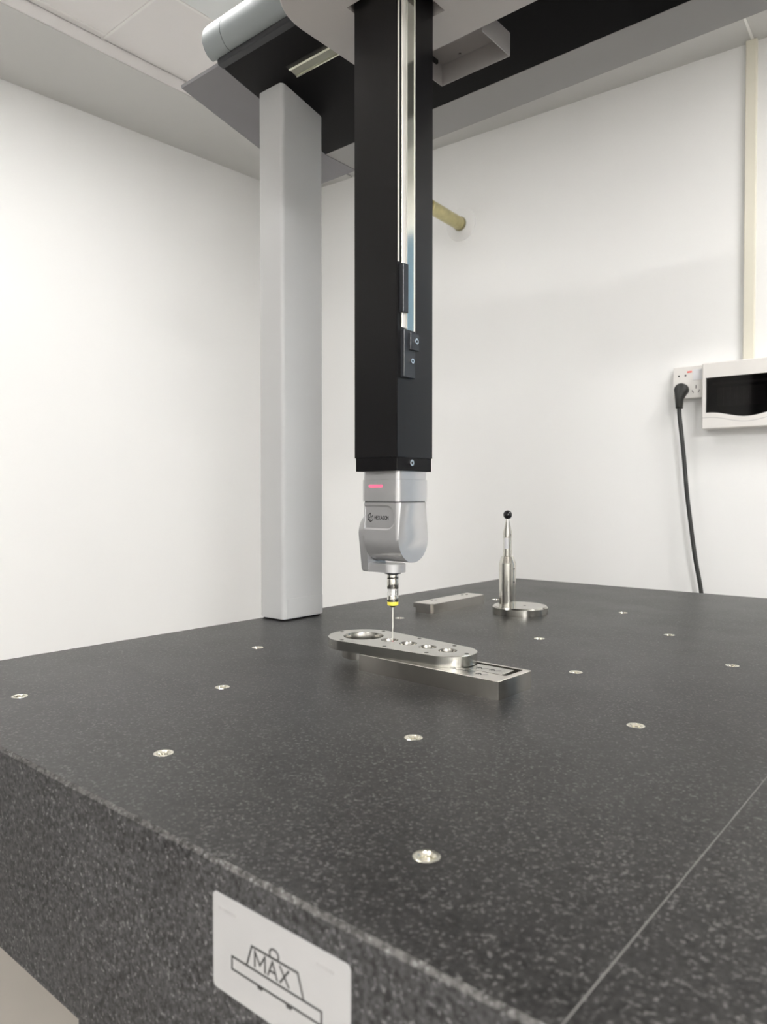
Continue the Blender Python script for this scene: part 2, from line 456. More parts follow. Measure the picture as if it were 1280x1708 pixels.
# light panels
for i, (lx, ly, sx, sy, st) in enumerate(LIGHTS):
    t = thing('ceiling_light', ['white framed ceiling light panel behind the camera on the right', 'white framed ceiling light panel near the left wall', 'square ceiling light panel right of the bridge by the back wall', 'added fill light panel behind the camera that brightens the front faces'][i], 'ceiling light', (lx, ly, ZC - .03))
    bm = new(); prism(bm, rrect(lx - sx/2 - .02, ly - sy/2 - .02, lx + sx/2 + .02, ly + sy/2 + .02, .004, 2), ZC - .03, ZC, holes=[rrect(lx - sx/2, ly - sy/2, lx + sx/2, ly + sy/2, .002, 2)])
    obj('frame', bm, 'lightbody', t)
    bm = new(); box(bm, lx - sx/2, ly - sy/2, ZC - .022, lx + sx/2, ly + sy/2, ZC - .002); obj('diffuser', bm, lamp_mat(i, st), t)

# ------------------------------------------------------------------ granite surface plate
TX0, TX1, TY0, TY1, TB = -1.172, -0.045, 0.3085, 2.0, ZT - 0.2025
T = thing('granite_surface_plate', 'large dark speckled granite measuring table the whole machine stands on', 'table', ((TX0 + TX1)/2, (TY0 + TY1)/2, 0))
INS = [(-.9404, .4062), (-.6221, .4057), (-.3017, .4060), (-.7804, .5981), (-.4631, .5999), (-.942, .7949), (-.3007, .7887),
       (-.4595, .9758), (-.9467, 1.1792), (-.6194, 1.1675), (-.2992, 1.1642), (-.4543, 1.3506), (-.6192, 1.5471), (-.94, 1.547)]
IR = 0.0098
ch = 0.0030
bm = new()
out = [(TX0 + ch, TY0 + ch), (TX1 - ch, TY0 + ch), (TX1 - ch, TY1 - ch), (TX0 + ch, TY1 - ch)]
tp = [bm.verts.new((x, y, ZT)) for x, y in out]
loops = [tp]
for (ix, iy) in INS:
    top = [bm.verts.new((x, y, ZT)) for x, y in circ(ix, iy, IR, 28)]
    low = [bm.verts.new((x, y, ZT - .02)) for x, y in circ(ix, iy, IR, 28)]
    for i in range(28): bm.faces.new((top[i], top[(i+1) % 28], low[(i+1) % 28], low[i]))
    bm.faces.new(low)
    loops.append(top)
fill(bm, loops)
obj('polished_top', bm, 'granite_top', T, angle=20)
bm = new()
a = [bm.verts.new((x, y, ZT - ch)) for x, y in ((TX0, TY0), (TX1, TY0), (TX1, TY1), (TX0, TY1))]
b = [bm.verts.new((x, y, TB)) for x, y in ((TX0, TY0), (TX1, TY0), (TX1, TY1), (TX0, TY1))]
for i in range(4): bm.faces.new((a[i], a[(i+1) % 4], b[(i+1) % 4], b[i]))
bm.faces.new(b)
obj('granite_block', bm, 'granite_side', T)
# worn, chipped arris round the top edge, subdivided and roughened
bm = new()
rim_in, rim_out = [], []
cs = [(TX0, TY0), (TX1, TY0), (TX1, TY1), (TX0, TY1)]
ci = out
for k in range(4):
    p, q, pi_, qi = Vector(cs[k]), Vector(cs[(k+1) % 4]), Vector(ci[k]), Vector(ci[(k+1) % 4])
    n = int((q-p).length/0.006)
    for i in range(n):
        t = i/n
        o_ = p.lerp(q, t); n_ = pi_.lerp(qi, t)
        jz = random.uniform(-.0012, .0003); ji = random.uniform(-.0009, .0014)
        d = (n_ - o_).normalized()
        rim_out.append(bm.verts.new((o_.x, o_.y, ZT - ch - .0006 + jz)))
        nn = n_ + d*(ji if 0 < i else .001)
        rim_in.append(bm.verts.new((nn.x, nn.y, ZT + .00008)))
n = len(rim_in)
mid = []
for i in range(n):
    c = (rim_in[i].co + rim_out[i].co)/2
    mid.append(bm.verts.new((c.x, c.y, c.z + random.uniform(0.0005, .0016))))
for i in range(n):
    j = (i+1) % n
    bm.faces.new((rim_out[i], rim_out[j], mid[j], mid[i])); bm.faces.new((mid[i], mid[j], rim_in[j], rim_in[i]))
obj('worn_edge', bm, 'granite_edge', T, 'paler chipped arris along the table edge', angle=60)
# engraved line near the right side
bm = new(); box(bm, -.1552, TY0 + .004, ZT - .001, -.1543, TY1 - .004, ZT + .00012); obj('scribed_line', bm, 'scribe', T, 'thin pale line scribed along the table')
# plinth of the same stone
bm = new(); box(bm, -.6065, TY0 + .001, 0, -.20, TY0 + .35, TB); obj('plinth', bm, 'granite_side', T)
bm = new(); box(bm, -.75, 1.45, 0, -.35, 1.85, TB); obj('plinth', bm, 'granite_side', T)
# threaded inserts (one shared mesh)
bm = new()
prof = [(0.0, -.016), (.0046, -.016)]
for k in range(7):
    z = -.0145 + k*.0017
    prof += [(.0046, z), (.0053, z + .0008)]
prof += [(.0052, -.0022), (.0070, -.0004), (.0072, .0), (.0093, .0002), (.0097, .0), (.0097, -.0006)]
lathe(bm, prof, 0, 0, 32, cap=False)
me = bpy.data.meshes.new('threaded_insert'); bmesh.ops.recalc_face_normals(bm, faces=bm.faces); bm.to_mesh(me); bm.free(); finish(me, 30); me.materials.append(MAT['brass'])
for (ix, iy) in INS:
    o = bpy.data.objects.new('threaded_insert', me); COL.objects.link(o); o.parent = T
    o.location = Vector((ix, iy, ZT)) - ROOT[T.name]

# load sign on the front face
fy = lambda a, b, c: (a, TY0 - c, b)                 # outline (x, z), c = out of the front face
sg = None
bm = new(); prism(bm, rrect(-.4128, .7620, -.2838, .8285, .0035, 4), 0, .0008, fy)
sg = obj('load_plate', bm, 'sign', T, 'silver white load plate with a weight symbol')
bm = new()
lw_ = .0014
z0, z1 = .0008, .00095
stroke(bm, [(-.3921, .7903), (-.3072, .7910), (-.3072, .7825), (-.3921, .7817)], lw_, z0, z1, fy, True)
stroke(bm, [(-.3768, .7905), (-.3715, .8053), (-.3278, .8060), (-.3225, .7910)], lw_, z0, z1, fy)
stroke(bm, [(-.3497 + .0042*math.cos(R(200 - k*22)), .8082 + .0034*math.sin(R(200 - k*22))) for k in range(11)], lw_*.9, z0, z1, fy)
for cx_ in (-.3635, -.3358): prism(bm, [(cx_ - .0028, .7815), (cx_ - .0022, .7797), (cx_ + .0022, .7797), (cx_ + .0028, .7815)], z0, z1, fy)
obj('weight_symbol', bm, 'ink', sg)
bm = new(); letters(bm, 'MAX', -.3685, .7932, .0100, .0013, z0, z1, fy, .24, 1.20); obj('lettering', bm, 'ink', sg)
for (x0, x1, zz) in ((-.4058, -.3882, .8190), (-.3110, -.2978, .8190)):   # tiny print, too blurred to read
    bm = new()
    k = 0; x = x0
    while x < x1:
        wd = random.uniform(.0009, .0017)
        prism(bm, [(x, zz - .0014), (x + wd, zz - .0014), (x + wd, zz + random.uniform(.0008, .0015)), (x, zz + .0012)], z0, z1, fy); x += wd + .0005
    obj('small_print', bm, 'greyink', sg)

# ------------------------------------------------------------------ bridge: columns, sloping black beam, end covers
CX0, CX1, CY0, CY1 = -1.172, -1.0986, .9942, 1.110
BR = thing('measuring_bridge', 'grey and black bridge with a pale column and a sloping black beam across the table', 'machine bridge', ((CX0 + CX1)/2, (CY0 + CY1)/2, ZT))
plane = lambda y: 1.928 - .232*(y - .987)            # the beam's sloping lower face
bm = new()
t = bmesh.new()
ol = rrect(CX0, CY0, CX1, CY1, .009, 5)
lo = [t.verts.new((x, y, ZT + .0035)) for x, y in ol]; hi = [t.verts.new((x, y, plane(y) + .001)) for x, y in ol]
for i in range(len(ol)): t.faces.new((lo[i], lo[(i+1) % len(ol)], hi[(i+1) % len(ol)], hi[i]))
t.faces.new(lo[::-1]); t.faces.new(hi); merge(bm, t)
obj('column', bm, 'col', BR, 'pale grey column on the left table edge')
bm = new(); box(bm, CX0 + .006, CY0 + .006, ZT, CX1 - .006, CY1 - .006, ZT + .0036); obj('air_bearing', bm, 'black', BR)
bm = new(); box(bm, CX1 - .0006, CY0 + .010, ZT + .006, CX1 + .0007, CY1 - .0045, ZT + .0445, .0004, 1); obj('access_panel', bm, 'col', BR)
# right leg (outside the frame)
bm = new(); box(bm, -.135, .93, ZT + .004, -.06, 1.18, plane(1.06) - .006, .008, 3); obj('column', bm, 'col', BR)
bm = new(); box(bm, -.13, .935, ZT, -.065, 1.175, ZT + .0045); obj('air_bearing', bm, 'black', BR)
# beam
BX0, BX1 = -1.178, 0.10
prof = [(.905, plane(.905)), (1.198, plane(1.198)), (1.198, 2.03), (1.0, 2.04), (.912, 2.02), (.90, 1.957)]
bm = new(); prism(bm, prof, BX0, BX1, YZX); obj('beam', bm, 'black', BR, 'black sloping beam of the bridge')
bm = new(); box(bm, -1.195, 1.199, 1.8795, BX1, 1.302, 2.03, .0015, 1); obj('rear_cover', bm, 'strip', BR)
# end cap left, flush slope and a far flat lip
prof = [(.903, plane(.905) + .0005), (1.2, plane(1.2)), (1.302, 1.8785), (1.302, 2.05), (1.12, 2.06), (.97, 2.0), (.91, 1.958), (.9015, 1.953)]
bm = new(); prism(bm, prof, -1.305, -1.179, YZX); box(bm, -1.18, 1.20, 1.8785, -1.196, 1.302, 2.05); obj('end_cap', bm, 'cap', BR, 'violet grey end cover of the beam')
bm = new(); prism(bm, [(y, z) for y, z in prof], BX1 + .001, BX1 + .10, YZX); obj('end_cap', bm, 'cap', BR)
# rounded front cover above the nose of the beam
cov = [(.9000, 1.9585), (.8930, 1.9600), (.8865, 1.9640), (.8800, 1.9715), (.8745, 1.983), (.8735, 1.996), (.8775, 2.010), (.887, 2.023), (.902, 2.033), (.93, 2.041), (1.0, 2.055), (1.0, 1.99), (.908, 1.965)]
bm = new(); prism(bm, cov, -1.1395, -.829, YZX); c1 = obj('front_cover', bm, 'cover', BR, angle=32)
bm = new(); prism(bm, inset(cov, .0008), -1.1415, -1.139, YZX); obj('cover_joint', bm, 'black', BR)
bm = new(); prism(bm, cov, -.217, BX1, YZX); obj('front_cover', bm, 'cover', BR, angle=32)
bm = new(); prism(bm, cov, -1.195, -1.1412, YZX); obj('front_cover', bm, 'cover', BR, angle=32)
bm = new(); lathe(bm, [(.0055, -.004), (.0055, .0006)], 0, 0, 20, f=lambda a, b, c: (-1.048 + a, .8765 - c*.85 + b*.5, 2.010 + b*.85 + c*.5)); obj('cover_hole', bm, 'dark', BR)
# nose strip of the beam between cover and black face
bm = new(); prism(bm, [(.9005, plane(.9005) - .0012), (.912, plane(.912) - .0012), (.912, plane(.912) + .004), (.8985, 1.956), (.8985, 1.951)], BX0 - .001, BX1, YZX); obj('nose_strip', bm, 'ramblk', BR)
# guide rail under the beam
def on_slope(y, d): return (y - .226*d, plane(y) - .974*d)
ra = [on_slope(.9745, 0), on_slope(.9745, .0065), on_slope(.9775, .0078), on_slope(.9775, .0055), on_slope(.9945, .0055), on_slope(.9945, .0078), on_slope(.9975, .0065), on_slope(.9975, 0)]
bm = new(); prism(bm, ra, -1.0565, -.25, YZX); obj('guide_rail', bm, 'rail', BR, 'bright metal guide rail under the black beam')
bm = new(); prism(bm, [on_slope(.971, .0), on_slope(.971, .001), on_slope(1.001, .001), on_slope(1.001, 0)], -1.062, -.25, YZX); obj('rail_bed', bm, 'dark', BR)

# ------------------------------------------------------------------ carriage that carries the vertical ram
ZK = 1.817
CA = thing('ram_carriage', 'warm grey box carriage on the beam that the black ram passes through', 'machine carriage', (-.69, .84, ZK))
RX0, RX1, RY0, RY1 = -.7305, -.649, .8025, .887
hole = [(-.7385, .7955), (-.632, .7955), (-.632, .893), (-.7385, .893)]
t = bmesh.new()
ol = rrect(-.8275, .685, -.22, .9625, (.105, .02, .004, .004), 14)
bm = new(); prism(bm, ol, 1.838, ZK, XYZ, holes=[hole], cham=.002)
obj('bottom_tray', bm, 'carriage', CA)
ol2 = rrect(-.8275, .685, -.22, .8965, (.105, .02, .004, .004), 14)
hole2 = [(-.7385, .7955), (-.632, .7955), (-.632, .8895), (-.7385, .8895)]
bm = new(); prism(bm, ol2, 1.838, 2.30, XYZ, holes=[hole2]); obj('cover', bm, 'carriage', CA)
# sheet metal bracket behind the tray, open below
bx0, bx1, by0, by1, bz0, bz1 = -.7485, -.613, .965, 1.049, ZK - .003, 1.852
ct = [on for on in ((bx0, by0), (bx1, by0), (bx1, by1), (bx0, by1))]
bm = new()
prism(bm, rrect(bx0 + .0015, by0, bx1 - .0015, by1 - .0015, (0, 0, .002, .002), 3), bz1 - .0025, bz1, XYZ, holes=[circ(-.632, 1.040, .0032, 14), circ(-.705, 1.040, .0032, 14)])
k = obj('bracket', bm, 'sheet', CA, 'folded grey sheet metal bracket behind the carriage')
bm = new(); box(bm, bx0, by0, bz0, bx0 + .0015, by1, bz1, .0005, 1); obj('bracket_flange', bm, 'sheet', k)
bm = new(); box(bm, bx0, by1 - .0015, bz0, bx1, by1, bz1, .0005, 1); obj('bracket_flange', bm, 'sheet', k)
bm = new(); box(bm, bx1 - .0015, by0, bz0, bx1, by1, bz1, .0005, 1); obj('bracket_flange', bm, 'sheet', k)
bm = new(); box(bm, bx0 + .0015, 1.0, bz1 - .009, bx0 + .006, 1.03, bz1 - .003); obj('bracket_clip', bm, 'dark', k)

# ------------------------------------------------------------------ the vertical ram
RM = thing('vertical_ram', 'tall square black ram hanging from the carriage with a silver scale on one side', 'machine ram', ((RX0 + RX1)/2, (RY0 + RY1)/2, 1.14))
bm = new()
t = bmesh.new(); box(t, RX0, RY0, 1.158, RX1, RY1, 2.40)
bmesh.ops.bevel(t, geom=[e for e in t.edges if abs(e.verts[0].co.z - e.verts[1].co.z) > .1], offset=.0009, segments=2, affect='EDGES'); merge(bm, t)
obj('ram_body', bm, 'ram', RM)
bm = new(); box(bm, RX0 + .0015, RY0 + .0012, 1.1385, RX1 - .0012, RY1 - .0015, 1.1585, .0006, 1); endb = obj('end_block', bm, 'black', RM)
yy = lambda d: RY0 + d
bm = new(); box(bm, RX1 - .001, yy(.0068), 1.345, RX1 + .0010, yy(.0178), 2.395); obj('scale_bed', bm, 'dark', RM)
bm = new(); box(bm, RX1 + .0005, yy(.0082), 1.341, RX1 + .0028, yy(.0165), 2.39, .0004, 1); obj('edge_strip', bm, 'tape_edge', RM, 'pale strip beside the scale')
bm = new(); box(bm, RX1 - .0005, yy(.0180), 1.336, RX1 + .0022, yy(.0375), 2.39, .0003, 1); tape = obj('scale_tape', bm, 'tape', RM, 'glossy silver measuring scale down the ram')
for d in (.0178, .0362):
    bm = new(); box(bm, RX1, yy(d), 1.336, RX1 + .0031, yy(d) + .0014, 2.39); obj('scale_edge', bm, 'tape_edge', tape)
bm = new(); box(bm, RX1 - .0005, yy(.0010), 1.432, RX1 + .0012, yy(.0036), 2.39); obj('corner_highlight', bm, 'tape_edge', RM, 'thin pale line painted as the highlight on the ram corner')  # edge highlight of the ram corner, painted as a pale raised line
bm = new(); box(bm, RX1 + .0003, yy(.0045), 1.361, RX1 + .0075, yy(.0165), 1.4295, .0006, 1); obj('scale_clip', bm, 'ramblk', RM)
bm = new(); box(bm, RX1 - .0005, yy(.0078), 1.2705, RX1 + .0065, yy(.0335), 1.338, .0006, 1); cl = obj('clamp_block', bm, 'ramblk', RM)
bm = new(); box(bm, RX1 + .006, yy(.0175), 1.3100, RX1 + .0105, yy(.0375), 1.3335, .0006, 1); obj('clamp_plate', bm, 'ramblk', cl)
for nm, d, z, h, r, par in (('a', .0285, 1.3224, .0105, .0042, cl), ('b', .0245, 1.2945, .0064, .0038, cl), ('c', .0322, 1.1502, -.0012, .0046, endb)):
    o, hb = socket_screw(par, (RX1 + h, yy(d), z), r, name='socket_screw')
    obj('screw_socket', hb, 'dark', par)
bm = new(); prism(bm, circ(yy(.0172), 1.1995, .0028, 14), RX1 - .002, RX1 + .0002, YZX); obj('tapped_hole', bm, 'dark', RM)

# ------------------------------------------------------------------ motorised probe head
HX, HY, HH = -.6885, .8465, .0362
PX, PY = -.6880, .8405
PH = thing('probe_head', 'silver motorised probe head with a thin stylus hanging under the black ram', 'probe head', (HX, HY, .9885))
def vround(bm, x0, y0, z0, x1, y1, z1, r, n=5, cham=0.0):
    prism(bm, rrect(x0, y0, x1, y1, r, n), z0, z1, XYZ, cham=cham)
bm = new(); vround(bm, HX - .035, HY - .035, 1.1265, HX + .035, HY + .035, 1.1386, .007); obj('mounting_flange', bm, 'silver', PH)
bm = new(); vround(bm, HX - HH, HY - HH, 1.0948, HX + HH, HY + HH, 1.1262, .0075); hb = obj('head_base', bm, 'silver', PH)
bm = new(); vround(bm, HX - .034, HY - .034, 1.0925, HX + .034, HY + .034, 1.0952, .007); obj('head_joint', bm, 'black', PH)
# red status lamp on the front of the base
bm = new(); prism(bm, rrect(-.7085, 1.1148, -.6822, 1.1187, .0018, 5), HY - HH + .001, HY - HH - .0004, XZY); obj('status_lamp', bm, 'led', hb, 'glowing red status lamp')
# body: flat front rolling under in a half round
ZA = 1.0400; RB = .0352
bx0_, bx1_ = -.7190, HX + HH - .0012
prof = [(HY - RB, 1.0930), (HY - RB, ZA)] + [(HY - RB*math.cos(PI*i/24), ZA - RB*math.sin(PI*i/24)) for i in range(1, 24)] + [(HY + RB, ZA), (HY + RB, 1.0930)]
bm = new(); prism(bm, prof, bx0_, bx1_, YZX)
ed = [e for e in bm.edges if all(abs(v.co.x - bx1_) < 1e-6 for v in e.verts) and max(v.co.z for v in e.verts) > 0 and not all(abs(v.co.z - 1.093) < 1e-6 for v in e.verts)]
bmesh.ops.bevel(bm, geom=ed, offset=.0068, segments=6, affect='EDGES', profile=0.5)
# recessed panel cut into the flat front
bmesh.ops.recalc_face_normals(bm, faces=bm.faces)
ff = [f for f in bm.faces if f.normal.y < -.99 and f.calc_area() > 5e-4]
f0 = max(ff, key=lambda f: f.calc_area())
lp = list(f0.verts); bmesh.ops.delete(bm, geom=[f0], context='FACES_ONLY')
pan = rrect(bx0_ + .0003, 1.0528, -.6605, 1.0888, (.0003, .016, .016, .0003), 8)
y0 = HY - RB
l0 = [bm.verts.new((a, y0, b)) for a, b in pan]; l1 = [bm.verts.new((a, y0 + .0022, b)) for a, b in [(p[0] if p[0] < bx0_ + .001 else q[0], q[1]) for p, q in zip(pan, inset(pan, .0026))]]
for i in range(len(pan)): bm.faces.new((l0[i], l0[(i+1) % len(pan)], l1[(i+1) % len(pan)], l1[i]))
bm.faces.new(l1)
fill(bm, [lp, l0])
hbody = obj('head_body', bm, 'silver', PH, angle=40)
lf = lambda a, b, c: (a, y0 + .0022 - c, b)
bm = new(); letters(bm, 'HEXAGON', -.7002, 1.0683, .0046, .0009, 0, .00015, lf, .30, .89); obj('lettering', bm, 'ink', hbody)
bm = new()
ex, ez, er = -.7082, 1.0708, .0064
hx = [(ex + er*math.cos(R(90 + 60*i))*.85, ez + er*math.sin(R(90 + 60*i))) for i in range(6)]
stroke(bm, [hx[0], hx[1], hx[2], hx[3], hx[4]], .0013, 0, .00015, lf)
stroke(bm, [hx[0], ((hx[0][0] + hx[3][0])/2 + .0006, ez + .0012), (hx[1][0] + .0022, ez - .0008)], .0009, 0, .00017, lf)
stroke(bm, [hx[4], (hx[5][0], hx[5][1] - .0002), (ex + .0016, ez + .0006), (ex + .0012, ez - .0026)], .0010, 0, .00019, lf)
stroke(bm, [hx[2], (ex - .0012, ez - .0022), hx[3]], .0009, 0, .00021, lf)
obj('emblem', bm, 'ink', hbody)
# wrist arm: round at the pivot, tapering down to the probe seat
AX0, AX1 = -.7368, -.7200
ra_ = .0315
arm = [(HY + ra_*math.cos(R(a)), ZA + .007 + ra_*math.sin(R(a))) for a in range(-12, 193, 8)]
arm += [(PY - .0185, .9935), (PY - .0168, .9903), (PY - .013, .9885), (PY + .013, .9885), (PY + .0168, .9903), (PY + .0185, .9935)]
bm = new()
prism(bm, arm, AX1, AX0, YZX, cham=.0035)
wa = obj('wrist_arm', bm, 'silver', PH, angle=30)
bm = new()
ft = [(AX1 - .002, PY - .0175)] + [(PX + .0190*math.cos(R(a)), PY + .0190*math.sin(R(a))) for a in range(-100, 101, 10)] + [(AX1 - .002, PY + .0175)]
prism(bm, ft, .9895, 1.0025, XYZ, cham=.0006)
obj('probe_seat', bm, 'silver', wa, angle=30)
bm = new(); lathe(bm, [(.0122, .9870), (.0122, .9896)], PX, PY, 32); obj('seat_ring', bm, 'ramblk', wa)
# probe module and stylus
bm = new(); lathe(bm, [(.0078, .9872), (.0086, .9860), (.0086, .9800), (.0083, .9795), (.0086, .9790), (.0086, .9655), (.0080, .9645)][::-1], PX, PY, 32)
mo = obj('probe_module', bm, 'turned', PH, 'bright metal probe module with a yellow ring')
bm = new(); prism(bm, circ(PX, PY, .0066, 24), .9540, .9652)
for k in range(6):
    a = k*PI/3 + .3
    prism(bm, [(PX + .0084*math.cos(a + q), PY + .0084*math.sin(a + q)) for q in (-.28, .28)] + [(PX + .005*math.cos(a + q), PY + .005*math.sin(a + q)) for q in (.28, -.28)], .9550, .9648)
obj('coupling', bm, 'bolt', mo)
bm = new(); lathe(bm, [(.0079, .9450), (.0084, .9458), (.0084, .9535), (.0078, .9545)], PX, PY, 32); obj('module_body', bm, 'turned', mo)
bm = new(); lathe(bm, [(.0070, .9395), (.0083, .9405), (.0085, .9440), (.0082, .9452)], PX, PY, 32); obj('yellow_ring', bm, 'yellow', mo, 'yellow ring')
bm = new(); lathe(bm, [(.0022, .9365), (.0042, .9385), (.0042, .9397)], PX, PY, 20); obj('stylus_holder', bm, 'dark', mo)
ZP = ZT + .0385
bm = new(); lathe(bm, [(.0005, ZP - .002), (.0006, ZP + .014), (.0010, ZP + .0185), (.0010, .9370)], PX, PY, 14); st = obj('stylus', bm, 'ceramic', mo, 'thin white stylus shaft')
bm = new(); bmesh.ops.create_uvsphere(bm, u_segments=14, v_segments=8, radius=.0012, matrix=Matrix.Translation((PX, PY, ZP - .003)))
o = obj('stylus_tip', bm, 'ruby', mo, 'tiny ruby ball')

# ------------------------------------------------------------------ engraved block and the drilled plate lying on it
BK = thing('engraved_steel_block', 'long ground steel block with engraved marks lying under the drilled plate', 'steel block', (-.58, .815, ZT))
bf = frame2(-.467, .776, 178.2)                       # a runs left along the block, b is then negative depth
bk = lambda a, b, c: bf(a, -b, c)
BL, BW, BH = .2375, .0785, .0237
pk = rrect(.0085, .0300, .19, .0725, .003, 3)
bm = new(); prism(bm, rrect(0, 0, BL, BW, .0006, 2), ZT, ZT + BH, bk, holes=[pk], cham=.0007); obj('block_body', bm, 'steel_dark', BK, angle=25)
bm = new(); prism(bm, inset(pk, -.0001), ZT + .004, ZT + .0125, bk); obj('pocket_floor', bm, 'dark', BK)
bm = new(); prism(bm, rrect(.0090, .0310, .0165, .060, .001, 2), ZT + .012, ZT + BH - .0035, bk); obj('pocket_stop', bm, 'steel_dark', BK)
bm = new(); prism(bm, rrect(.0190, .0355, .185, .0670, .0008, 2), ZT + .012, ZT + BH - .0008, bk, cham=.0004); isl = obj('inner_slide', bm, 'steel', BK, 'lighter steel slide inside the slot', angle=25)
for (mx_, my_) in ((-.5233, .8259), (-.5039, .8267), (-.5453, .7976), (-.5258, .7974), (-.5046, .795)):
    inner = my_ > .81
    zt_ = ZT + BH - (.0008 if inner else 0)
    bm = new()
    gf = lambda a, b, c: (mx_ + a*.9995 + b*.03, my_ + b*.9995 - a*.031, zt_ + c)
    letters(bm, 'R', -.0058, -.0028, .0060, .0013, -.0002, .00015, gf)
    stroke(bm, [(-.0005, .001), (.0020, -.0028), (.0085, .0030)], .0012, -.0002, .00015, gf)
    obj('engraved_mark', bm, 'ink', isl if inner else BK)
# plate
PL = thing('drilled_steel_plate', 'rounded tapering steel plate with one large and four small bores under the stylus', 'steel plate', (-.66, .83, ZT + BH))
c1_, r1_, c2_, r2_ = Vector((-.742, .8365)), .0545, Vector((-.578, .829)), .039
d = c2_ - c1_; L_ = d.length; th = math.atan2(d.y, d.x); al = math.acos((r1_ - r2_)/L_)
ol = []
n = 40
for i in range(n + 1):
    a = th + al + (2*PI - 2*al)*i/n; ol.append((c1_.x + r1_*math.cos(a), c1_.y + r1_*math.sin(a)))
for i in range(n//2 + 1):
    a = th - al + 2*al*i/(n//2); ol.append((c2_.x + r2_*math.cos(a), c2_.y + r2_*math.sin(a)))
ZB0 = ZT + BH
bores = [circ(-.7409, .8345, .0308, 48)] + [circ(x, y, .0132, 32) for x, y in ((-.6893, .8345), (-.6525, .8325), (-.6160, .8305), (-.5800, .8285))]
scr = [(-.7896, .8384), (-.7448, .7902), (-.7422, .8836), (-.6659, .7945), (-.6627, .8731), (-.5947, .7991), (-.5912, .8616), (-.5483, .8281)]
bores += [circ(x, y, .0033, 12) for x, y in scr]
bm = new(); prism(bm, ol, ZB0 + .0002, ZP, XYZ, holes=bores, cham=.0005); obj('plate_body', bm, 'steel', PL, angle=25)
for bi, bo_ in enumerate(bores[:5]):  # added liner rings, shaped to catch light inside the bores
    bx_ = sum(p[0] for p in bo_)/len(bo_); by_ = sum(p[1] for p in bo_)/len(bo_); br = (.0308 if bi == 0 else .0132) - .0002
    zb_ = ZB0 + .0006
    bm = new(); lathe(bm, [(br - .0016, zb_), (br - .0016, zb_ + .0025), (br - .0004, zb_ + .0035), (br - .0004, ZP - .0010), (br, ZP - .0003), (br, zb_)], bx_, by_, 44, cap=False)
    obj('added_bore_liner', bm, 'bore', PL)
# the spigot under the big bore
bm = new(); prism(bm, circ(-.7385, .8345, .0350, 44), ZT + .0085, ZB0 + .0002, XYZ, holes=[circ(-.7400, .8345, .0305, 44)])
# keep only the part of the spigot beyond the block end
for v in list(bm.verts): pass
cut = bmesh.ops.bisect_plane(bm, geom=list(bm.verts) + list(bm.edges) + list(bm.faces), plane_co=(-.7060, .83, 0), plane_no=(1, .03, 0), clear_outer=True)
obj('spigot', bm, 'turned', PL, 'round spigot under the large bore')

# ------------------------------------------------------------------ rear bar
BA = thing('stepped_steel_bar', 'dull grey stepped steel bar lying on the granite behind the probe', 'steel bar', (-.955, 1.365, ZT))
bo = [(-.9765, 0.0105), (-.9695, 0.0105), (-.9695, 0), (-.9245, 0), (-.9245, .0208), (-.9765, .0208)]
bm = new(); prism(bm, [(a, ZT + b) for a, b in bo], 1.2640, 1.4760, XZY)
bmesh.ops.bevel(bm, geom=[e for e in bm.edges if abs(e.verts[0].co.z - e.verts[1].co.z) > .015 and e.verts[0].co.x > -.93 and abs(e.verts[0].co.x-e.verts[1].co.x) < 1e-6 and abs(e.verts[0].co.y-e.verts[1].co.y) < 1e-6], offset=.006, segments=4, affect='EDGES')
obj('bar_body', bm, 'steel_dark', BA, angle=25)
for (x, y) in ((-.9655, 1.3175), (-.9615, 1.3270), (-.9645, 1.4370), (-.9590, 1.4480)):
    bm = new(); prism(bm, circ(x, y, .0035, 12), ZT + .020, ZT + .02095); obj('bar_hole', bm, 'dark', BA)

# ------------------------------------------------------------------ calibration ball stand
SX, SY = -.812, 1.385
DX, DY = -.787, 1.396
SD = thing('calibration_ball_stand', 'turned steel stand on a round base topped by a small black ball', 'ball stand', (DX, DY, ZT))
bm = new(); lathe(bm, [(.0575, ZT), (.0575, ZT + .001), (.0590, ZT + .0015), (.0590, ZT + .0145), (.0560, ZT + .0175)], DX, DY, 56); obj('base_disc', bm, 'turned', SD, angle=25)
kz = lambda y: ZT + .25 - (y - 830)*1.5845/1219
bm = new(); lathe(bm, [(.0178, ZT + .0172), (.0180, kz(942)), (.0178, kz(939)), (.0125, kz(928)), (.0105, kz(927.5))], SX, SY, 44); obj('pillar', bm, 'turned', SD, angle=14)
bm = new(); lathe(bm, [(.0094, kz(929)), (.0094, kz(917)), (.0087, kz(916.5)), (.0087, kz(896)), (.0094, kz(895.5)), (.0094, kz(888)), (.0036, kz(867)), (.0034, kz(864))], SX, SY, 36); obj('neck', bm, 'turned', SD, angle=14)
bm = new()
la = [R(-112) + (R(-46) - R(-112))*i/8 for i in range(9)]
lo = [bm.verts.new((SX + .0091*math.cos(a), SY + .0091*math.sin(a), kz(915))) for a in la]; hi = [bm.verts.new((SX + .0091*math.cos(a), SY + .0091*math.sin(a), kz(897))) for a in la]
li = [bm.verts.new((SX + .0086*math.cos(a), SY + .0086*math.sin(a), kz(915))) for a in la]; hi2 = [bm.verts.new((SX + .0086*math.cos(a), SY + .0086*math.sin(a), kz(897))) for a in la]
for i in range(8):
    bm.faces.new((lo[i], lo[i+1], hi[i+1], hi[i])); bm.faces.new((li[i], hi2[i], hi2[i+1], li[i+1]))
    bm.faces.new((lo[i], li[i], li[i+1], lo[i+1])); bm.faces.new((hi[i], hi[i+1], hi2[i+1], hi2[i]))
bm.faces.new((lo[0], hi[0], hi2[0], li[0])); bm.faces.new((lo[8], li[8], hi2[8], hi[8]))
obj('paper_label', bm, 'label', SD, 'small white label on the neck')
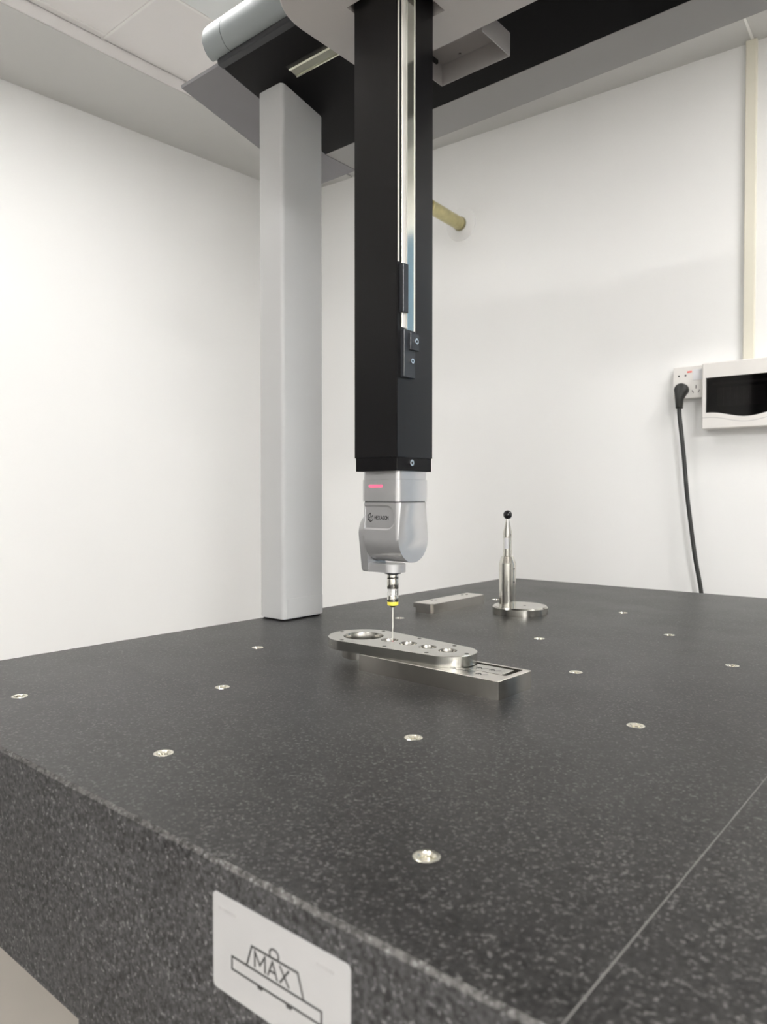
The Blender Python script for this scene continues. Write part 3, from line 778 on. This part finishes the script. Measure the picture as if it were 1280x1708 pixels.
bm = new(); bmesh.ops.create_uvsphere(bm, u_segments=32, v_segments=18, radius=.0096, matrix=Matrix.Translation((SX, SY, kz(858.5)))); obj('ball', bm, 'ball', SD, 'glossy black reference ball', angle=180)
va = math.atan2(-SY, -SX) + R(52)
for (zy, rad, hr) in ((948, .0179, .0019), (970, .0179, .0019), (892, .0093, .0013)):
    ca, sa = math.cos(va), math.sin(va)
    bm = new(); lathe(bm, [(hr, rad - .003), (hr, rad + .0002)], 0, 0, 12, f=lambda a, b, c: (SX + ca*c - sa*a, SY + sa*c + ca*a, kz(zy) + b)); obj('grub_hole', bm, 'dark', SD)
bm = new(); lathe(bm, [(.003, ZT + .0170), (.003, ZT + .0177)], -.777, 1.398, 14); obj('base_hole', bm, 'dark', SD)

# ------------------------------------------------------------------ wall things
def wbx(bm, a0, z0, a1, z1, d0, d1, r=0.0, cham=0.0): prism(bm, rrect(a0, z0, a1, z1, r, 4) if r else [(a0, z0), (a1, z0), (a1, z1), (a0, z1)], d0, d1, wbf, cham=cham)
EB = thing('distribution_box', 'white wall distribution box with a dark smoked window and wavy lower lip', 'electric box', wb(1.13, 0, 1.32))
A0, A1, Z0, Z1, DD = 1.0015, 1.315, 1.3065, 1.5065, .055
bm = new(); wbx(bm, A0 + .002, Z0 + .002, A1 - .002, Z1 - .002, 0, DD - .022, .004); obj('back_box', bm, 'plastic', EB)
def wave(a): return 0.5 - 0.5*math.cos(2*PI*min(1, max(0, (a - (A0 + .022))/.205)))
win_l, win_r, win_t = A0 + .0112, A1 - .012, 1.4615
wob = lambda a, base: base - .0165*wave(a)
N = 28
wb_ = [(win_l + (win_r - win_l)*i/N, wob(win_l + (win_r - win_l)*i/N, 1.3560)) for i in range(N + 1)]
win = wb_ + [(win_r, win_t), (win_l, win_t)]
bm = new(); prism(bm, rrect(A0, Z0, A1, Z1, .004, 4), DD - .022, DD, wbf, holes=[win], cham=.003); cov_ = obj('front_cover', bm, 'plastic', EB, angle=30)
bm = new()
lip = [(A0 + .001 + (A1 - A0 - .002)*i/N, wob(A0 + .001 + (A1 - A0 - .002)*i/N, 1.3415)) for i in range(N + 1)]
for i in range(N):
    (a0, z0), (a1, z1) = lip[i], lip[i+1]
    prism(bm, [(a0, z0 - .0006), (a1, z1 - .0006), (a1, z1 + .0006), (a0, z0 + .0006)], DD - .001, DD + .0003, wbf)
obj('lip_groove', bm, 'greyink', cov_)
bm = new(); prism(bm, inset(win, -.0003), DD - .0075, DD - .005, wbf); obj('smoked_window', bm, 'smoked', EB, 'dark smoked window')
bm = new(); prism(bm, inset(win, -.001), DD - .0225, DD - .0205, wbf); obj('inner_tray', bm, 'dark', EB)
for k in range(7):
    a = A0 + .04 + k*.0185
    bm = new(); wbx(bm, a, 1.375, a + .0176, 1.430, DD - .021, DD - .014); wbx(bm, a + .005, 1.395, a + .0126, 1.41, DD - .015, DD - .010); obj('breaker', bm, 'breaker', EB)
bm = new(); wbx(bm, A0 + .025, 1.440, A1 - .03, 1.448, DD - .021, DD - .017); obj('terminal_rail', bm, 'breaker', EB)

SO = thing('wall_socket', 'white double wall socket left of the distribution box', 'socket', wb(.94, 0, 1.41))
sa0, sa1, sz0, sz1, sd = .9105, 1.0005, 1.4075, 1.5060, .030
bm = new(); wbx(bm, sa0 + .002, sz0 + .001, sa1, sz1 - .002, 0, sd - .008, .003); obj('back_box', bm, 'plastic', SO)
bm = new(); wbx(bm, sa0, sz0, sa1, sz1, sd - .008, sd, .003, .0015); fp = obj('face_plate', bm, 'plastic', SO)
for a in (.928, .9475):
    bm = new(); wbx(bm, a - .0026, 1.4755, a + .0026, 1.4805, sd - .002, sd + .0003); obj('socket_slot', bm, 'dark', fp)
bm = new(); wbx(bm, .9525, 1.4860, .9665, 1.4910, sd - .001, sd + .0012, .0012); obj('indicator_lamp', bm, 'redlamp', SO, 'small red indicator lamp')
bm = new(); wbx(bm, .9705, 1.4620, .9985, 1.4950, sd - .001, sd + .0016, .001, .0006); obj('rocker_switch', bm, 'label', SO)
bm = new(); wbx(bm, .9625, 1.4160, .9988, 1.4580, sd - .001, sd + .0008, .002, .0004); sf = obj('outlet_face', bm, 'plastic', SO)
tf = lambda a, b, c: wbf(a, b, sd + .0008 + c)
bm = new(); stroke(bm, [(.9787, 1.4365), (.9787, 1.4450)], .0020, -.002, .0003, tf); obj('socket_slot', bm, 'dark', sf)
bm = new(); stroke(bm, [(.9680, 1.4300), (.9712, 1.4240)], .0020, -.002, .0003, tf); obj('socket_slot', bm, 'dark', sf)
bm = new(); stroke(bm, [(.9890, 1.4300), (.9858, 1.4240)], .0020, -.002, .0003, tf); obj('socket_slot', bm, 'dark', sf)

PG = thing('power_cord', 'black mains plug and cord in the left outlet, hanging down behind the table', 'power cord', wb(.935, sd, 1.40))
bm = new()
pl_o = [(.9388 + .0198*math.cos(R(a)), 1.4335 + .0195*math.sin(R(a))) for a in range(-50, 206, 10)] + [(.9225, 1.402), (.9245, 1.3760), (.9405, 1.3755), (.9425, 1.4050)]
prism(bm, pl_o, sd, sd + .026, wbf, cham=.005); obj('plug', bm, 'rubber', PG, angle=50)
bm = new()
def spline(P, n=8):
    out = []
    for i in range(len(P) - 1):
        p0, p1, p2, p3 = [Vector(P[max(0, min(len(P)-1, k))]) for k in (i-1, i, i+1, i+2)]
        for s in range(n):
            t = s/n
            out.append(0.5*((2*p1) + (p2-p0)*t + (2*p0-5*p1+4*p2-p3)*t*t + (3*p1-p0-3*p2+p3)*t**3))
    out.append(Vector(P[-1])); return out
cp = [(.9325, .043, 1.385), (.9345, .043, 1.350), (.9391, .042, 1.3045), (.9468, .04, 1.23), (.9565, .04, 1.1185), (.9678, .04, 1.026), (.9827, .04, .9156), (1.0018, .04, .806), (1.01, .04, .70), (1.02, .05, .3), (1.06, .06, .008), (1.25, .1, .0066)]
cp = [wb(*p) for p in cp]
bm = new(); tube(bm, spline(cp), .0064, 12); obj('cord', bm, 'rubber', PG, angle=80)

PI_ = thing('wall_pipe', 'short yellowish pipe sticking out of the back wall through a white collar', 'pipe', wb(.1245, 0, 2.14))
wl = lambda a, b, c: wb(.1245 + a, c, 2.1340 + b)
bm = new(); lathe(bm, [(.0620, 0), (.0610, .004), (.0560, .007), (.024, .009)], 0, 0, 40, f=wl); obj('wall_collar', bm, 'wall', PI_, 'round white wall collar')
bm = new(); lathe(bm, [(.0255, .006), (.0265, .012), (.0255, .018)], 0, 0, 28, f=wl); obj('pipe_ring', bm, 'pipe_ring', PI_)
bm = new(); lathe(bm, [(.0235, 0), (.0235, .22), (.021, .222), (.021, .20), (0, .20)], 0, 0, 28, f=wl); obj('pipe_tube', bm, 'pipe', PI_)
